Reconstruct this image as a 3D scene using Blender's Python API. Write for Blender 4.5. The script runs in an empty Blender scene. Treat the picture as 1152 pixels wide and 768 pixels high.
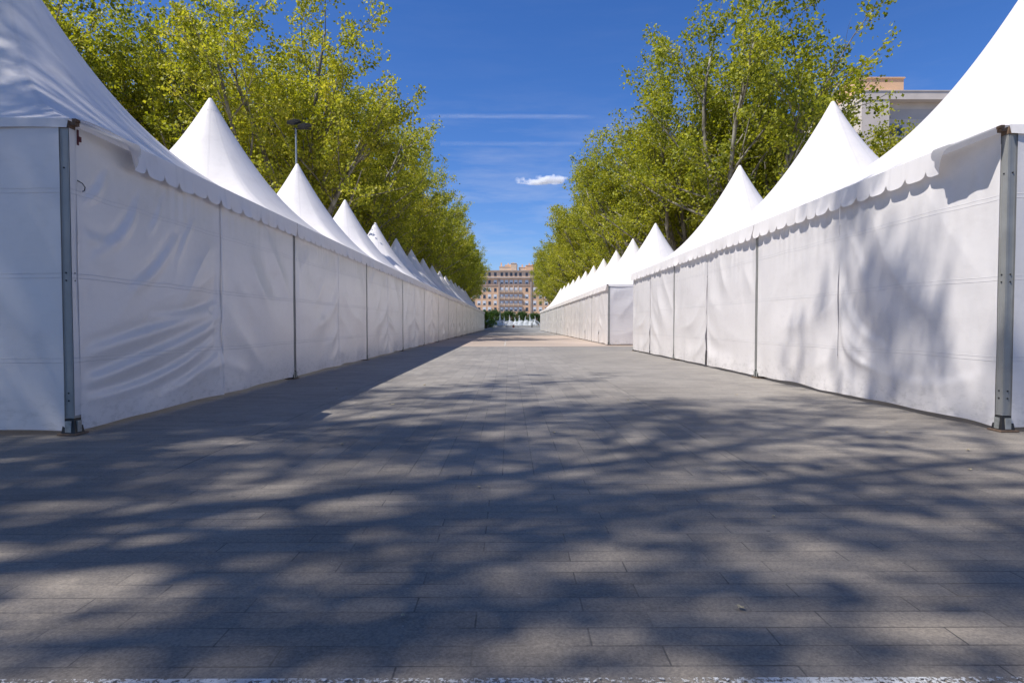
import bpy, math, random
from mathutils import Vector, Matrix, noise
random.seed(7)
S = bpy.context.scene
COL = S.collection
PI = math.pi

# ------------------------------------------------------------------ helpers
class MB:
    def __init__(self): self.v = []; self.f = []; self.mi = []
    def quad(self, a, b, c, d, m=0):
        n = len(self.v); self.v += [a, b, c, d]; self.f.append((n, n+1, n+2, n+3)); self.mi.append(m)
    def box(self, x0, x1, y0, y1, z0, z1, m=0):
        n = len(self.v)
        self.v += [(x0,y0,z0),(x1,y0,z0),(x1,y1,z0),(x0,y1,z0),(x0,y0,z1),(x1,y0,z1),(x1,y1,z1),(x0,y1,z1)]
        for q in ((0,3,2,1),(4,5,6,7),(0,1,5,4),(1,2,6,5),(2,3,7,6),(3,0,4,7)):
            self.f.append(tuple(n+i for i in q)); self.mi.append(m)
    def frustum(self, cx, cy, z0, z1, a0, a1, m=0):
        n = len(self.v)
        for z, a in ((z0, a0), (z1, a1)):
            self.v += [(cx-a,cy-a,z),(cx+a,cy-a,z),(cx+a,cy+a,z),(cx-a,cy+a,z)]
        for q in ((0,3,2,1),(4,5,6,7),(0,1,5,4),(1,2,6,5),(2,3,7,6),(3,0,4,7)):
            self.f.append(tuple(n+i for i in q)); self.mi.append(m)
    def tube(self, pts, rad, sides=6, cap=True):
        base = len(self.v); N = len(pts)
        pts = [Vector(p) for p in pts]
        up = Vector((0.13, 0.21, 1)).normalized()
        d0 = (pts[1]-pts[0]).normalized()
        u = d0.cross(up)
        if u.length < .05: u = d0.cross(Vector((1,0,0)))
        u.normalize()
        for i, p in enumerate(pts):
            d = (pts[min(i+1,N-1)]-pts[max(i-1,0)]).normalized()
            u = (u - d*u.dot(d)).normalized(); w = d.cross(u)
            for k in range(sides):
                a = 2*PI*k/sides
                self.v.append(tuple(p + (u*math.cos(a)+w*math.sin(a))*rad[i]))
        for i in range(N-1):
            for k in range(sides):
                a = base+i*sides+k; b = base+i*sides+(k+1)%sides
                self.f.append((a, b, b+sides, a+sides)); self.mi.append(0)
        if cap:
            self.f.append(tuple(base+(N-1)*sides+k for k in range(sides))); self.mi.append(0)
            self.f.append(tuple(base+k for k in reversed(range(sides)))); self.mi.append(0)
    def grid(self, fn, nu, nv, m=0):
        base = len(self.v)
        for j in range(nv+1):
            for i in range(nu+1):
                self.v.append(tuple(fn(i/nu, j/nv)))
        for j in range(nv):
            for i in range(nu):
                a = base+j*(nu+1)+i
                self.f.append((a, a+1, a+nu+2, a+nu+1)); self.mi.append(m)
    def mesh(self, name, mats, smooth=False):
        me = bpy.data.meshes.new(name)
        me.from_pydata(self.v, [], self.f)
        if not isinstance(mats, (list, tuple)): mats = [mats]
        for m in mats: me.materials.append(m)
        if len(mats) > 1: me.polygons.foreach_set('material_index', self.mi)
        if smooth: me.polygons.foreach_set('use_smooth', [True]*len(me.polygons))
        me.update()
        return me

def put(name, me, parent=None, loc=(0,0,0), rotz=0):
    o = bpy.data.objects.new(name, me); COL.objects.link(o)
    o.location = loc; o.rotation_euler = (0,0,rotz)
    if parent: o.parent = parent
    return o
def tag(o, label, cat, group=None, kind=None):
    o['label'] = label; o['category'] = cat
    if group: o['group'] = group
    if kind: o['kind'] = kind
    return o
def thing(name, label, cat, loc=(0,0,0), rotz=0, group=None):
    return tag(put(name, None, None, loc, rotz), label, cat, group)
def struct(name, me):
    o = put(name, me); o['kind'] = 'structure'; return o
def smooth(a, b, x):
    t = min(1, max(0, (x-a)/(b-a))); return t*t*(3-2*t)
def nz(x, y, z=0): return noise.noise(Vector((x, y, z)))

# ------------------------------------------------------------------ materials
def newmat(name):
    m = bpy.data.materials.new(name); m.use_nodes = True
    nt = m.node_tree; bs = nt.nodes['Principled BSDF']
    return m, nt, bs, nt.nodes['Material Output']
def N(nt, t, **kw):
    n = nt.nodes.new(t)
    for k, v in kw.items():
        if k.startswith('i_'): n.inputs[k[2:].replace('_', ' ')].default_value = v
        else: setattr(n, k, v)
    return n
def L(nt, a, b): nt.links.new(a, b)
def ramp(nt, fac, stops):
    r = nt.nodes.new('ShaderNodeValToRGB'); L(nt, fac, r.inputs[0])
    el = r.color_ramp.elements
    while len(el) < len(stops): el.new(.5)
    for e, (p, c) in zip(el, stops):
        e.position = p; e.color = (c[0], c[1], c[2], 1) if not isinstance(c, (int, float)) else (c, c, c, 1)
    return r
def mathn(nt, op, a, b=None, c=None):
    n = nt.nodes.new('ShaderNodeMath'); n.operation = op
    for i, x in enumerate((a, b, c)):
        if x is None: continue
        if isinstance(x, (int, float)): n.inputs[i].default_value = x
        else: L(nt, x, n.inputs[i])
    return n.outputs[0]
def mix(nt, fac, a, b, blend='MIX'):
    n = nt.nodes.new('ShaderNodeMix'); n.data_type = 'RGBA'; n.blend_type = blend
    for s, x in ((n.inputs[0], fac), (n.inputs[6], a), (n.inputs[7], b)):
        if isinstance(x, (int, float)): s.default_value = x
        elif isinstance(x, tuple): s.default_value = (x[0], x[1], x[2], 1)
        else: L(nt, x, s)
    return n.outputs[2]
def noisetex(nt, vec, scale, detail=4, rough=.55):
    n = N(nt, 'ShaderNodeTexNoise'); n.inputs['Scale'].default_value = scale
    n.inputs['Detail'].default_value = detail; n.inputs['Roughness'].default_value = rough
    if vec is not None: L(nt, vec, n.inputs['Vector'])
    return n.outputs['Fac']
def mapped(nt, vec, scale=(1,1,1), loc=(0,0,0)):
    n = N(nt, 'ShaderNodeMapping'); n.inputs['Scale'].default_value = scale; n.inputs['Location'].default_value = loc
    L(nt, vec, n.inputs['Vector']); return n.outputs[0]
def simple(name, col, rough=.6, metal=0, var=.15, scale=6, bump=0, spec=.5):
    m, nt, bs, out = newmat(name)
    tc = N(nt, 'ShaderNodeTexCoord')
    f = noisetex(nt, tc.outputs['Object'], scale)
    r = ramp(nt, f, [(.3, tuple(c*(1-var) for c in col)), (.7, tuple(min(1, c*(1+var)) for c in col))])
    L(nt, r.outputs[0], bs.inputs['Base Color'])
    bs.inputs['Roughness'].default_value = rough; bs.inputs['Metallic'].default_value = metal
    bs.inputs['Specular IOR Level'].default_value = spec
    if bump:
        b = N(nt, 'ShaderNodeBump'); b.inputs['Strength'].default_value = bump; b.inputs['Distance'].default_value = .01
        L(nt, noisetex(nt, tc.outputs['Object'], scale*8), b.inputs['Height']); L(nt, b.outputs[0], bs.inputs['Normal'])
    return m

def fabric(name, wall):
    m, nt, bs, out = newmat(name)
    tc = N(nt, 'ShaderNodeTexCoord'); oi = N(nt, 'ShaderNodeObjectInfo')
    geo = N(nt, 'ShaderNodeNewGeometry')
    P = geo.outputs['Position']
    dirt = noisetex(nt, mapped(nt, P, (1.1, 1.1, 2.2)), 1.3, 6, .65)
    c0 = ramp(nt, dirt, [(.28, (.79,.735,.695)), (.46, (.86,.805,.765)), (.8, (.875,.82,.78))])
    # grubby scuffs close to the ground / small stains
    sp = N(nt, 'ShaderNodeSeparateXYZ'); L(nt, P, sp.inputs[0])
    col = c0.outputs[0]
    bs.inputs['Roughness'].default_value = .27 if wall else .5
    bs.inputs['Specular IOR Level'].default_value = .6 if wall else .35
    hts = []
    fine = noisetex(nt, P, 240, 2, .5)
    soft = noisetex(nt, mapped(nt, P, (5, 5, 2.2)), 1.0, 4, .6)
    h = mathn(nt, 'ADD', mathn(nt, 'MULTIPLY', fine, .03), mathn(nt, 'MULTIPLY', soft, .9 if wall else .3))
    if wall:
        low = mathn(nt, 'SUBTRACT', 1, mathn(nt, 'MULTIPLY', sp.outputs[2], 2.6))
        low = mathn(nt, 'MAXIMUM', low, 0)
        scuff = noisetex(nt, mapped(nt, P, (7, 7, 14)), 1.0, 7, .7)
        sc = mathn(nt, 'MULTIPLY', mathn(nt, 'MAXIMUM', mathn(nt, 'SUBTRACT', scuff, .50), 0), 3.0)
        col = mix(nt, mathn(nt, 'MINIMUM', mathn(nt, 'MULTIPLY', sc, mathn(nt, 'ADD', low, .12)), .6), col, (.36,.34,.30))
        # welded seams running level along each wall sheet
        zz = mathn(nt, 'ADD', sp.outputs[2], mathn(nt, 'MULTIPLY', mathn(nt, 'SUBTRACT', noisetex(nt, P, 1.1, 2), .5), .05))
        for hz in (.59, 1.255, 1.92):
            d = mathn(nt, 'ABSOLUTE', mathn(nt, 'SUBTRACT', zz, hz))
            band = mathn(nt, 'LESS_THAN', d, .017)
            edge = mathn(nt, 'SUBTRACT', 1, mathn(nt, 'MINIMUM', mathn(nt, 'MULTIPLY', mathn(nt, 'ABSOLUTE', mathn(nt, 'SUBTRACT', d, .017)), 260), 1))
            h = mathn(nt, 'ADD', h, mathn(nt, 'MULTIPLY', edge, .35))
            h = mathn(nt, 'ADD', h, mathn(nt, 'MULTIPLY', band, .25))
            col = mix(nt, mathn(nt, 'MULTIPLY', edge, .22), col, (.45,.44,.45))
    if not wall:
        so_ = N(nt, 'ShaderNodeSeparateXYZ'); L(nt, tc.outputs['Object'], so_.inputs[0])
        an = mathn(nt, 'ARCTAN2', so_.outputs[1], so_.outputs[0])
        ra = mathn(nt, 'SQRT', mathn(nt, 'ADD', mathn(nt, 'POWER', so_.outputs[0], 2), mathn(nt, 'POWER', so_.outputs[1], 2)))
        fr = mathn(nt, 'ABSOLUTE', mathn(nt, 'SUBTRACT', mathn(nt, 'FRACT', mathn(nt, 'ADD', mathn(nt, 'MULTIPLY', an, 16/(2*PI)), 10.5)), .5))
        dist = mathn(nt, 'MULTIPLY', mathn(nt, 'MULTIPLY', fr, 2*PI/16), ra)
        ln = mathn(nt, 'MULTIPLY', mathn(nt, 'LESS_THAN', dist, .018), mathn(nt, 'GREATER_THAN', ra, .2))
        h = mathn(nt, 'ADD', h, mathn(nt, 'MULTIPLY', ln, .35))
        col = mix(nt, mathn(nt, 'MULTIPLY', ln, .16), col, (.55,.52,.50))
        stk = noisetex(nt, mapped(nt, tc.outputs['Object'], (5, 5, .7)), 1, 5, .7)
        col = mix(nt, mathn(nt, 'MULTIPLY', mathn(nt, 'MAXIMUM', mathn(nt, 'SUBTRACT', stk, .52), 0), .9), col, (.52,.49,.45))
    b = N(nt, 'ShaderNodeBump'); b.inputs['Strength'].default_value = .55; b.inputs['Distance'].default_value = .012
    L(nt, h, b.inputs['Height']); L(nt, b.outputs[0], bs.inputs['Normal'])
    L(nt, col, bs.inputs['Base Color'])
    tr = N(nt, 'ShaderNodeBsdfTranslucent'); tr.inputs[0].default_value = (.82,.82,.84,1)
    ms = N(nt, 'ShaderNodeMixShader'); ms.inputs[0].default_value = .20
    L(nt, bs.outputs[0], ms.inputs[1]); L(nt, tr.outputs[0], ms.inputs[2]); L(nt, ms.outputs[0], out.inputs[0])
    return m

def leafmat(name, stops, trans=.42):
    m, nt, bs, out = newmat(name)
    geo = N(nt, 'ShaderNodeNewGeometry'); oi = N(nt, 'ShaderNodeObjectInfo')
    tc = N(nt, 'ShaderNodeTexCoord')
    cl = noisetex(nt, tc.outputs['Object'], .55, 3)
    f = mathn(nt, 'ADD', mathn(nt, 'MULTIPLY', geo.outputs['Random Per Island'], .6),
              mathn(nt, 'MULTIPLY', mathn(nt, 'SUBTRACT', cl, .3), 1.0))
    f = mathn(nt, 'ADD', f, mathn(nt, 'MULTIPLY', mathn(nt, 'SUBTRACT', oi.outputs['Random'], .5), .22))
    r = ramp(nt, f, stops)
    L(nt, r.outputs[0], bs.inputs['Base Color'])
    bs.inputs['Roughness'].default_value = .5; bs.inputs['Specular IOR Level'].default_value = .35
    tr = N(nt, 'ShaderNodeBsdfTranslucent')
    L(nt, mix(nt, 1.0, r.outputs[0], (1.45, 1.46, .65), 'MULTIPLY'), tr.inputs[0])
    ms = N(nt, 'ShaderNodeMixShader'); ms.inputs[0].default_value = trans
    L(nt, bs.outputs[0], ms.inputs[1]); L(nt, tr.outputs[0], ms.inputs[2]); L(nt, ms.outputs[0], out.inputs[0])
    return m

def barkmat():
    m, nt, bs, out = newmat('bark')
    tc = N(nt, 'ShaderNodeTexCoord')
    f = noisetex(nt, mapped(nt, tc.outputs['Object'], (3, 3, 1.2)), 1.2, 5, .6)
    r = ramp(nt, f, [(.38, (.10,.085,.06)), (.5, (.19,.165,.12)), (.62, (.33,.30,.23))])
    L(nt, r.outputs[0], bs.inputs['Base Color']); bs.inputs['Roughness'].default_value = .85
    b = N(nt, 'ShaderNodeBump'); b.inputs['Strength'].default_value = .4
    L(nt, f, b.inputs['Height']); L(nt, b.outputs[0], bs.inputs['Normal'])
    return m

def pavingmat():
    m, nt, bs, out = newmat('stone_slabs')
    geo = N(nt, 'ShaderNodeNewGeometry'); P = geo.outputs['Position']
    sp = N(nt, 'ShaderNodeSeparateXYZ'); L(nt, P, sp.inputs[0])
    X, Y = sp.outputs[0], sp.outputs[1]
    def brick(vec, w, h, off):
        b = N(nt, 'ShaderNodeTexBrick'); b.offset = off; b.inputs['Scale'].default_value = 1
        b.inputs['Color1'].default_value = (0,0,0,1); b.inputs['Color2'].default_value = (1,1,1,1)
        b.inputs['Mortar'].default_value = (.5,.5,.5,1)
        b.inputs['Mortar Size'].default_value = .0032; b.inputs['Mortar Smooth'].default_value = .4
        b.inputs['Brick Width'].default_value = w; b.inputs['Row Height'].default_value = h
        L(nt, vec, b.inputs['Vector']); return b
    cs = N(nt, 'ShaderNodeCombineXYZ'); L(nt, Y, cs.inputs[0]); L(nt, X, cs.inputs[1])
    bA = brick(mapped(nt, cs.outputs[0], loc=(.04,.04,0)), .40, .185, .5)
    bB = brick(mapped(nt, P, loc=(.1,-.06,0)), .52, .1, .37)
    inA = mathn(nt, 'MULTIPLY', mathn(nt, 'MULTIPLY', mathn(nt, 'GREATER_THAN', X, -2.03), mathn(nt, 'LESS_THAN', X, 1.51)),
                mathn(nt, 'GREATER_THAN', Y, 3.55))
    mort = mix(nt, inA, bB.outputs['Fac'], bA.outputs['Fac'])
    tone = mix(nt, inA, bB.outputs['Color'], bA.outputs['Color'])
    # the two long joints bounding the middle lane
    for xx in (-2.03, 1.51):
        d = mathn(nt, 'ABSOLUTE', mathn(nt, 'SUBTRACT', X, xx))
        ln = mathn(nt, 'MULTIPLY', mathn(nt, 'LESS_THAN', d, .006), mathn(nt, 'GREATER_THAN', Y, 3.55))
        mort = mix(nt, 1.0, mort, ln, 'LIGHTEN')
    big = noisetex(nt, P, .45, 5, .6)
    mid = noisetex(nt, P, 3.2, 6, .65)
    grain = noisetex(nt, P, 120, 3, .7)
    streak = noisetex(nt, mapped(nt, P, (1.2, 22, 1)), 1, 4, .6)
    fac = mathn(nt, 'ADD', mathn(nt, 'MULTIPLY', big, .38), mathn(nt, 'MULTIPLY', mid, .22))
    fac = mathn(nt, 'ADD', fac, mathn(nt, 'MULTIPLY', mathn(nt, 'ADD', mathn(nt, 'MULTIPLY', mathn(nt, 'SUBTRACT', grain, .5), 1.7), .5), .52))
    fac = mathn(nt, 'ADD', fac, mathn(nt, 'MULTIPLY', streak, .24))
    fac = mathn(nt, 'ADD', fac, mathn(nt, 'MULTIPLY', tone, .12))
    r = ramp(nt, fac, [(.42, (.115,.110,.110)), (.68, (.228,.216,.208)), (.95, (.36,.34,.32))])
    col = r.outputs[0]
    # foreground tree shade deepened in the colour: slabs tinted darker, warmer towards the camera
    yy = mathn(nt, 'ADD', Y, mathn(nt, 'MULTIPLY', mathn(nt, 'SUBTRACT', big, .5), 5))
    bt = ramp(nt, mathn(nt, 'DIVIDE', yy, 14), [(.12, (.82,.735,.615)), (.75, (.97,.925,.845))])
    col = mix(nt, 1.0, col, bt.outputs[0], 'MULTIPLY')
    # pale flecks and grit caught on the stone
    fl = noisetex(nt, P, 46, 2, .4)
    col = mix(nt, mathn(nt, 'MULTIPLY', mathn(nt, 'GREATER_THAN', fl, .775), .5), col, (.42,.40,.37))
    # trodden-in gum and old spills
    vo = N(nt, 'ShaderNodeTexVoronoi'); vo.inputs['Scale'].default_value = 2.4; L(nt, P, vo.inputs['Vector'])
    gm = mathn(nt, 'LESS_THAN', vo.outputs['Distance'], .035)
    col = mix(nt, mathn(nt, 'MULTIPLY', gm, .55), col, (.045,.044,.046))
    spill = ramp(nt, noisetex(nt, mapped(nt, P, loc=(7,3,0)), .9, 6, .7), [(.56, 0), (.70, .38)])
    col = mix(nt, spill.outputs[0], col, (.085,.080,.078))
    # joints, worn away in places
    wear = ramp(nt, noisetex(nt, P, 2.6, 4, .65), [(.40, .10), (.60, .95)])
    mf = mathn(nt, 'MULTIPLY', mort, wear.outputs[0])
    mossy = ramp(nt, noisetex(nt, P, 2.3, 2), [(.55, (.022,.021,.022)), (.72, (.10,.075,.035))])
    col = mix(nt, mathn(nt, 'MULTIPLY', mf, .72), col, mossy.outputs[0])
    L(nt, col, bs.inputs['Base Color'])
    bs.inputs['Roughness'].default_value = .62; bs.inputs['Specular IOR Level'].default_value = .35
    h = mathn(nt, 'SUBTRACT', mathn(nt, 'ADD', mathn(nt, 'MULTIPLY', grain, .35), mathn(nt, 'MULTIPLY', mid, .3)), mf)
    b = N(nt, 'ShaderNodeBump'); b.inputs['Strength'].default_value = .35; b.inputs['Distance'].default_value = .006
    L(nt, h, b.inputs['Height']); L(nt, b.outputs[0], bs.inputs['Normal'])
    return m

def gravelly(name, c0, c1, scale=2.0, rough=.85):
    m, nt, bs, out = newmat(name)
    geo = N(nt, 'ShaderNodeNewGeometry'); P = geo.outputs['Position']
    f = mathn(nt, 'ADD', mathn(nt, 'MULTIPLY', noisetex(nt, P, scale*.1, 5), .6), mathn(nt, 'MULTIPLY', noisetex(nt, P, scale*12, 3, .7), .4))
    r = ramp(nt, f, [(.35, c0), (.65, c1)])
    L(nt, r.outputs[0], bs.inputs['Base Color']); bs.inputs['Roughness'].default_value = rough
    return m

def paintmat():
    m, nt, bs, out = newmat('worn_white_paint')
    geo = N(nt, 'ShaderNodeNewGeometry'); P = geo.outputs['Position']
    f = noisetex(nt, P, 75, 5, .75)
    g = noisetex(nt, P, 1.6, 2)
    k = mathn(nt, 'GREATER_THAN', mathn(nt, 'ADD', f, mathn(nt, 'MULTIPLY', mathn(nt, 'SUBTRACT', g, .5), .55)), .515)
    L(nt, ramp(nt, noisetex(nt, P, 14, 5, .7), [(.35, (.40,.385,.36)), (.6, (.68,.66,.62))]).outputs[0], bs.inputs['Base Color']); bs.inputs['Roughness'].default_value = .75
    tp = N(nt, 'ShaderNodeBsdfTransparent'); ms = N(nt, 'ShaderNodeMixShader')
    L(nt, k, ms.inputs[0]); L(nt, tp.outputs[0], ms.inputs[1]); L(nt, bs.outputs[0], ms.inputs[2]); L(nt, ms.outputs[0], out.inputs[0])
    return m

def watermat():
    m, nt, bs, out = newmat('spray_water')
    geo = N(nt, 'ShaderNodeNewGeometry')
    f = noisetex(nt, mapped(nt, geo.outputs['Position'], (5, 5, 2)), 1, 4, .7)
    k = ramp(nt, f, [(.32, .10), (.68, .62)])
    bs.inputs['Base Color'].default_value = (.82,.85,.88,1); bs.inputs['Roughness'].default_value = .4
    tp = N(nt, 'ShaderNodeBsdfTransparent'); ms = N(nt, 'ShaderNodeMixShader')
    L(nt, k.outputs[0], ms.inputs[0]); L(nt, tp.outputs[0], ms.inputs[1]); L(nt, bs.outputs[0], ms.inputs[2]); L(nt, ms.outputs[0], out.inputs[0])
    return m

M = {}
M['wall'] = fabric('pvc_wall_sheet', True)
M['roof'] = fabric('pvc_roof_sheet', False)
M['alu'] = simple('aluminium_post', (.31,.305,.285), .5, .3, .12, 5)
M['rust'] = simple('rusty_steel', (.20,.13,.085), .8, .2, .35, 25, .3)
M['black'] = simple('dark_steel', (.03,.029,.028), .55, .3, .3, 10)
M['foot'] = simple('galvanised_insert', (.33,.33,.30), .6, .3, .25, 20)
M['maroon'] = simple('maroon_strap', (.12,.03,.035), .8, 0, .3, 20)
M['bark'] = barkmat()
M['leaf'] = leafmat('plane_leaf', [(.05, (.12,.145,.014)), (.38, (.27,.285,.022)), (.68, (.445,.43,.036)), (.95, (.53,.46,.09))], .44)
M['hedge'] = leafmat('dark_leaf', [(.05, (.025,.05,.012)), (.5, (.055,.10,.02)), (.95, (.10,.16,.03))], .3)
M['bush'] = leafmat('bright_leaf', [(.05, (.05,.11,.015)), (.5, (.10,.19,.02)), (.95, (.16,.25,.03))], .4)
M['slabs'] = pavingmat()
M['tan'] = gravelly('tan_setts', (.30,.235,.185), (.44,.35,.285))
M['asph'] = gravelly('grey_ground', (.17,.165,.165), (.27,.265,.26))
M['paint'] = paintmat()
M['water'] = watermat()
M['stone'] = simple('pale_stone', (.42,.41,.39), .8, 0, .15, 3)
M['facade'] = simple('ochre_stone', (.74,.46,.27), .85, 0, .12, .6)
M['facade_pale'] = simple('pale_ochre_stone', (.74,.55,.38), .85, 0, .1, .6)
M['facade_orange'] = simple('orange_render', (.72,.45,.26), .85, 0, .08, .7)
M['cornice'] = simple('grey_cornice', (.42,.33,.26), .85, 0, .15, .6)
M['glass'] = simple('window_glass', (.05,.06,.08), .15, 0, .2, 2)
M['shutter'] = simple('white_shutter', (.70,.69,.66), .7, 0, .06, 2)
M['concrete'] = simple('pale_render', (.66,.56,.47), .88, 0, .07, .8)
M['concrete_d'] = simple('grey_render', (.52,.46,.41), .88, 0, .07, .8)
M['blueshut'] = simple('blue_grey_shutter', (.24,.28,.36), .6, 0, .1, 2)

# ------------------------------------------------------------------ ground
def sheet(x0, x1, y0, y1, z, mat, name):
    b = MB(); b.quad((x0,y0,z),(x1,y0,z),(x1,y1,z),(x0,y1,z)); return struct(name, b.mesh(name, mat))
sheet(-6000, 6000, -3000, 9000, -.012, M['asph'], 'ground')
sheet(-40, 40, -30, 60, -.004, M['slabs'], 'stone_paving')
sheet(-30, 30, 23.6, 46, 0.0, M['tan'], 'tan_paving')
sheet(-6, 7, 1.12, 1.50, 0.001, M['paint'], 'painted_line')
sheet(-.22, -.15, 24.2, 33, .005, M['paint'], 'lane_marking')

# ------------------------------------------------------------------ tents
H = 2.48; EX = 2.56; EY = 2.494; APEX = 5.40
def roof_mesh():
    b = MB(); nr, na = 36, 96
    def sec(k, u):
        a = 2*PI*k/na + PI/4
        c, s = math.cos(a), math.sin(a)
        m = max(abs(c), abs(s))
        sx, sy = c/m*EX, s/m*EY
        cx, cy = c*2.54, s*2.54
        w = smooth(.16, 1.0, u)
        return (w*sx+(1-w)*cx, w*sy+(1-w)*cy)
    for j in range(nr+1):
        t = j/nr; u = 1-t*.982
        if j > nr-1: u = .018
        h = H + (APEX-H)*(.80*(1-u)**1.75+.20*(1-u))
        for k in range(na):
            x, y = sec(k, u)
            # shallow sag of each face between the hips
            a = 2*PI*k/na
            sag = -.05*math.sin(PI*u)*(.5-.5*math.cos(4*a))
            b.v.append((x*u, y*u, h+sag*u))
    for j in range(nr):
        for k in range(na):
            a = j*na+k; c = j*na+(k+1)%na
            b.f.append((a, c, c+na, a+na)); b.mi.append(0)
    b.f.append(tuple(nr*na+k for k in range(na))); b.mi.append(0)
    return b.mesh('roof', M['roof'], True)
ROOF = roof_mesh()
def cap_mesh():
    b = MB(); pts = []; rad = []
    for uu in (.085, .07, .05, .03, .02):
        pts.append((0,0,H + (APEX-H)*(.80*(1-uu)**1.75+.20*(1-uu)))); rad.append(2.54*uu+(.0025 if uu < .08 else -.004))
    pts += [(0,0,pts[-1][2]+.035),(0,0,pts[-1][2]+.05)]; rad += [.035,.012]
    b.tube(pts, rad, 24)
    return b.mesh('roof_cap', M['roof'], True)
CAP = cap_mesh()

def valance_mesh(seed, flip_at=None):
    """scalloped strip hanging from the street eave; local: along y, out = +x. flip_at = -1/+1: that end is turned out and up"""
    b = MB(); n = 17; per = 14; Lh = 2*EY; rows = 6
    rng = random.Random(seed)
    offs = [rng.uniform(-.02, .02) for _ in range(n+1)]
    def P(i, j):
        s = i/(n*per); y = -EY+Lh*s
        k = min(n-1, i//per); q = (i - k*per)/per
        lobe = max(0, 1-abs(2*q-1)**3.6)**.55
        depth = .165+.068*lobe+offs[k]*.35*lobe
        flare = .004+.014*math.sin(s*40+seed)*math.sin(s*13+seed*2)+offs[k]*.6
        ang = 0.06
        if flip_at is not None:
            d = (y+EY) if flip_at < 0 else (EY-y)
            f = 1-smooth(.48, .70, d)
            depth = depth*(1-f) + f*(.20 if d < .60 else .22)
            if d < .08: depth *= d/.08*.6+.4
            ang = .06+f*1.15
        v = j/rows
        return (EX + math.sin(ang)*depth*v + flare*v*v, y, H+.004-math.cos(ang)*depth*v)
    W = n*per
    for j in range(rows+1):
        for i in range(W+1): b.v.append(P(i, j))
    for j in range(rows):
        for i in range(W):
            a = j*(W+1)+i; b.f.append((a, a+1, a+W+2, a+W+1)); b.mi.append(0)
    return b.mesh('valance', M['roof'], True)
VAL = [valance_mesh(s) for s in (1, 2, 3)]
VAL_NEAR_L = valance_mesh(5, -1)     # left row: near end is local -y
VAL_NEAR_R = valance_mesh(6, +1)     # right row is turned round: near end is local +y

def hem_mesh():
    b = MB()
    def fn(u, v):
        y = -EY+2*EY*u; sag = .05*math.sin(PI*u)+.012*math.sin(u*19)
        return (EY+.006+.02*v+.01*math.sin(u*23), y, H+.004-v*(.075+sag))
    b.grid(fn, 60, 3); return b.mesh('end_hem', M['roof'], True)
HEM = hem_mesh()

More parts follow.
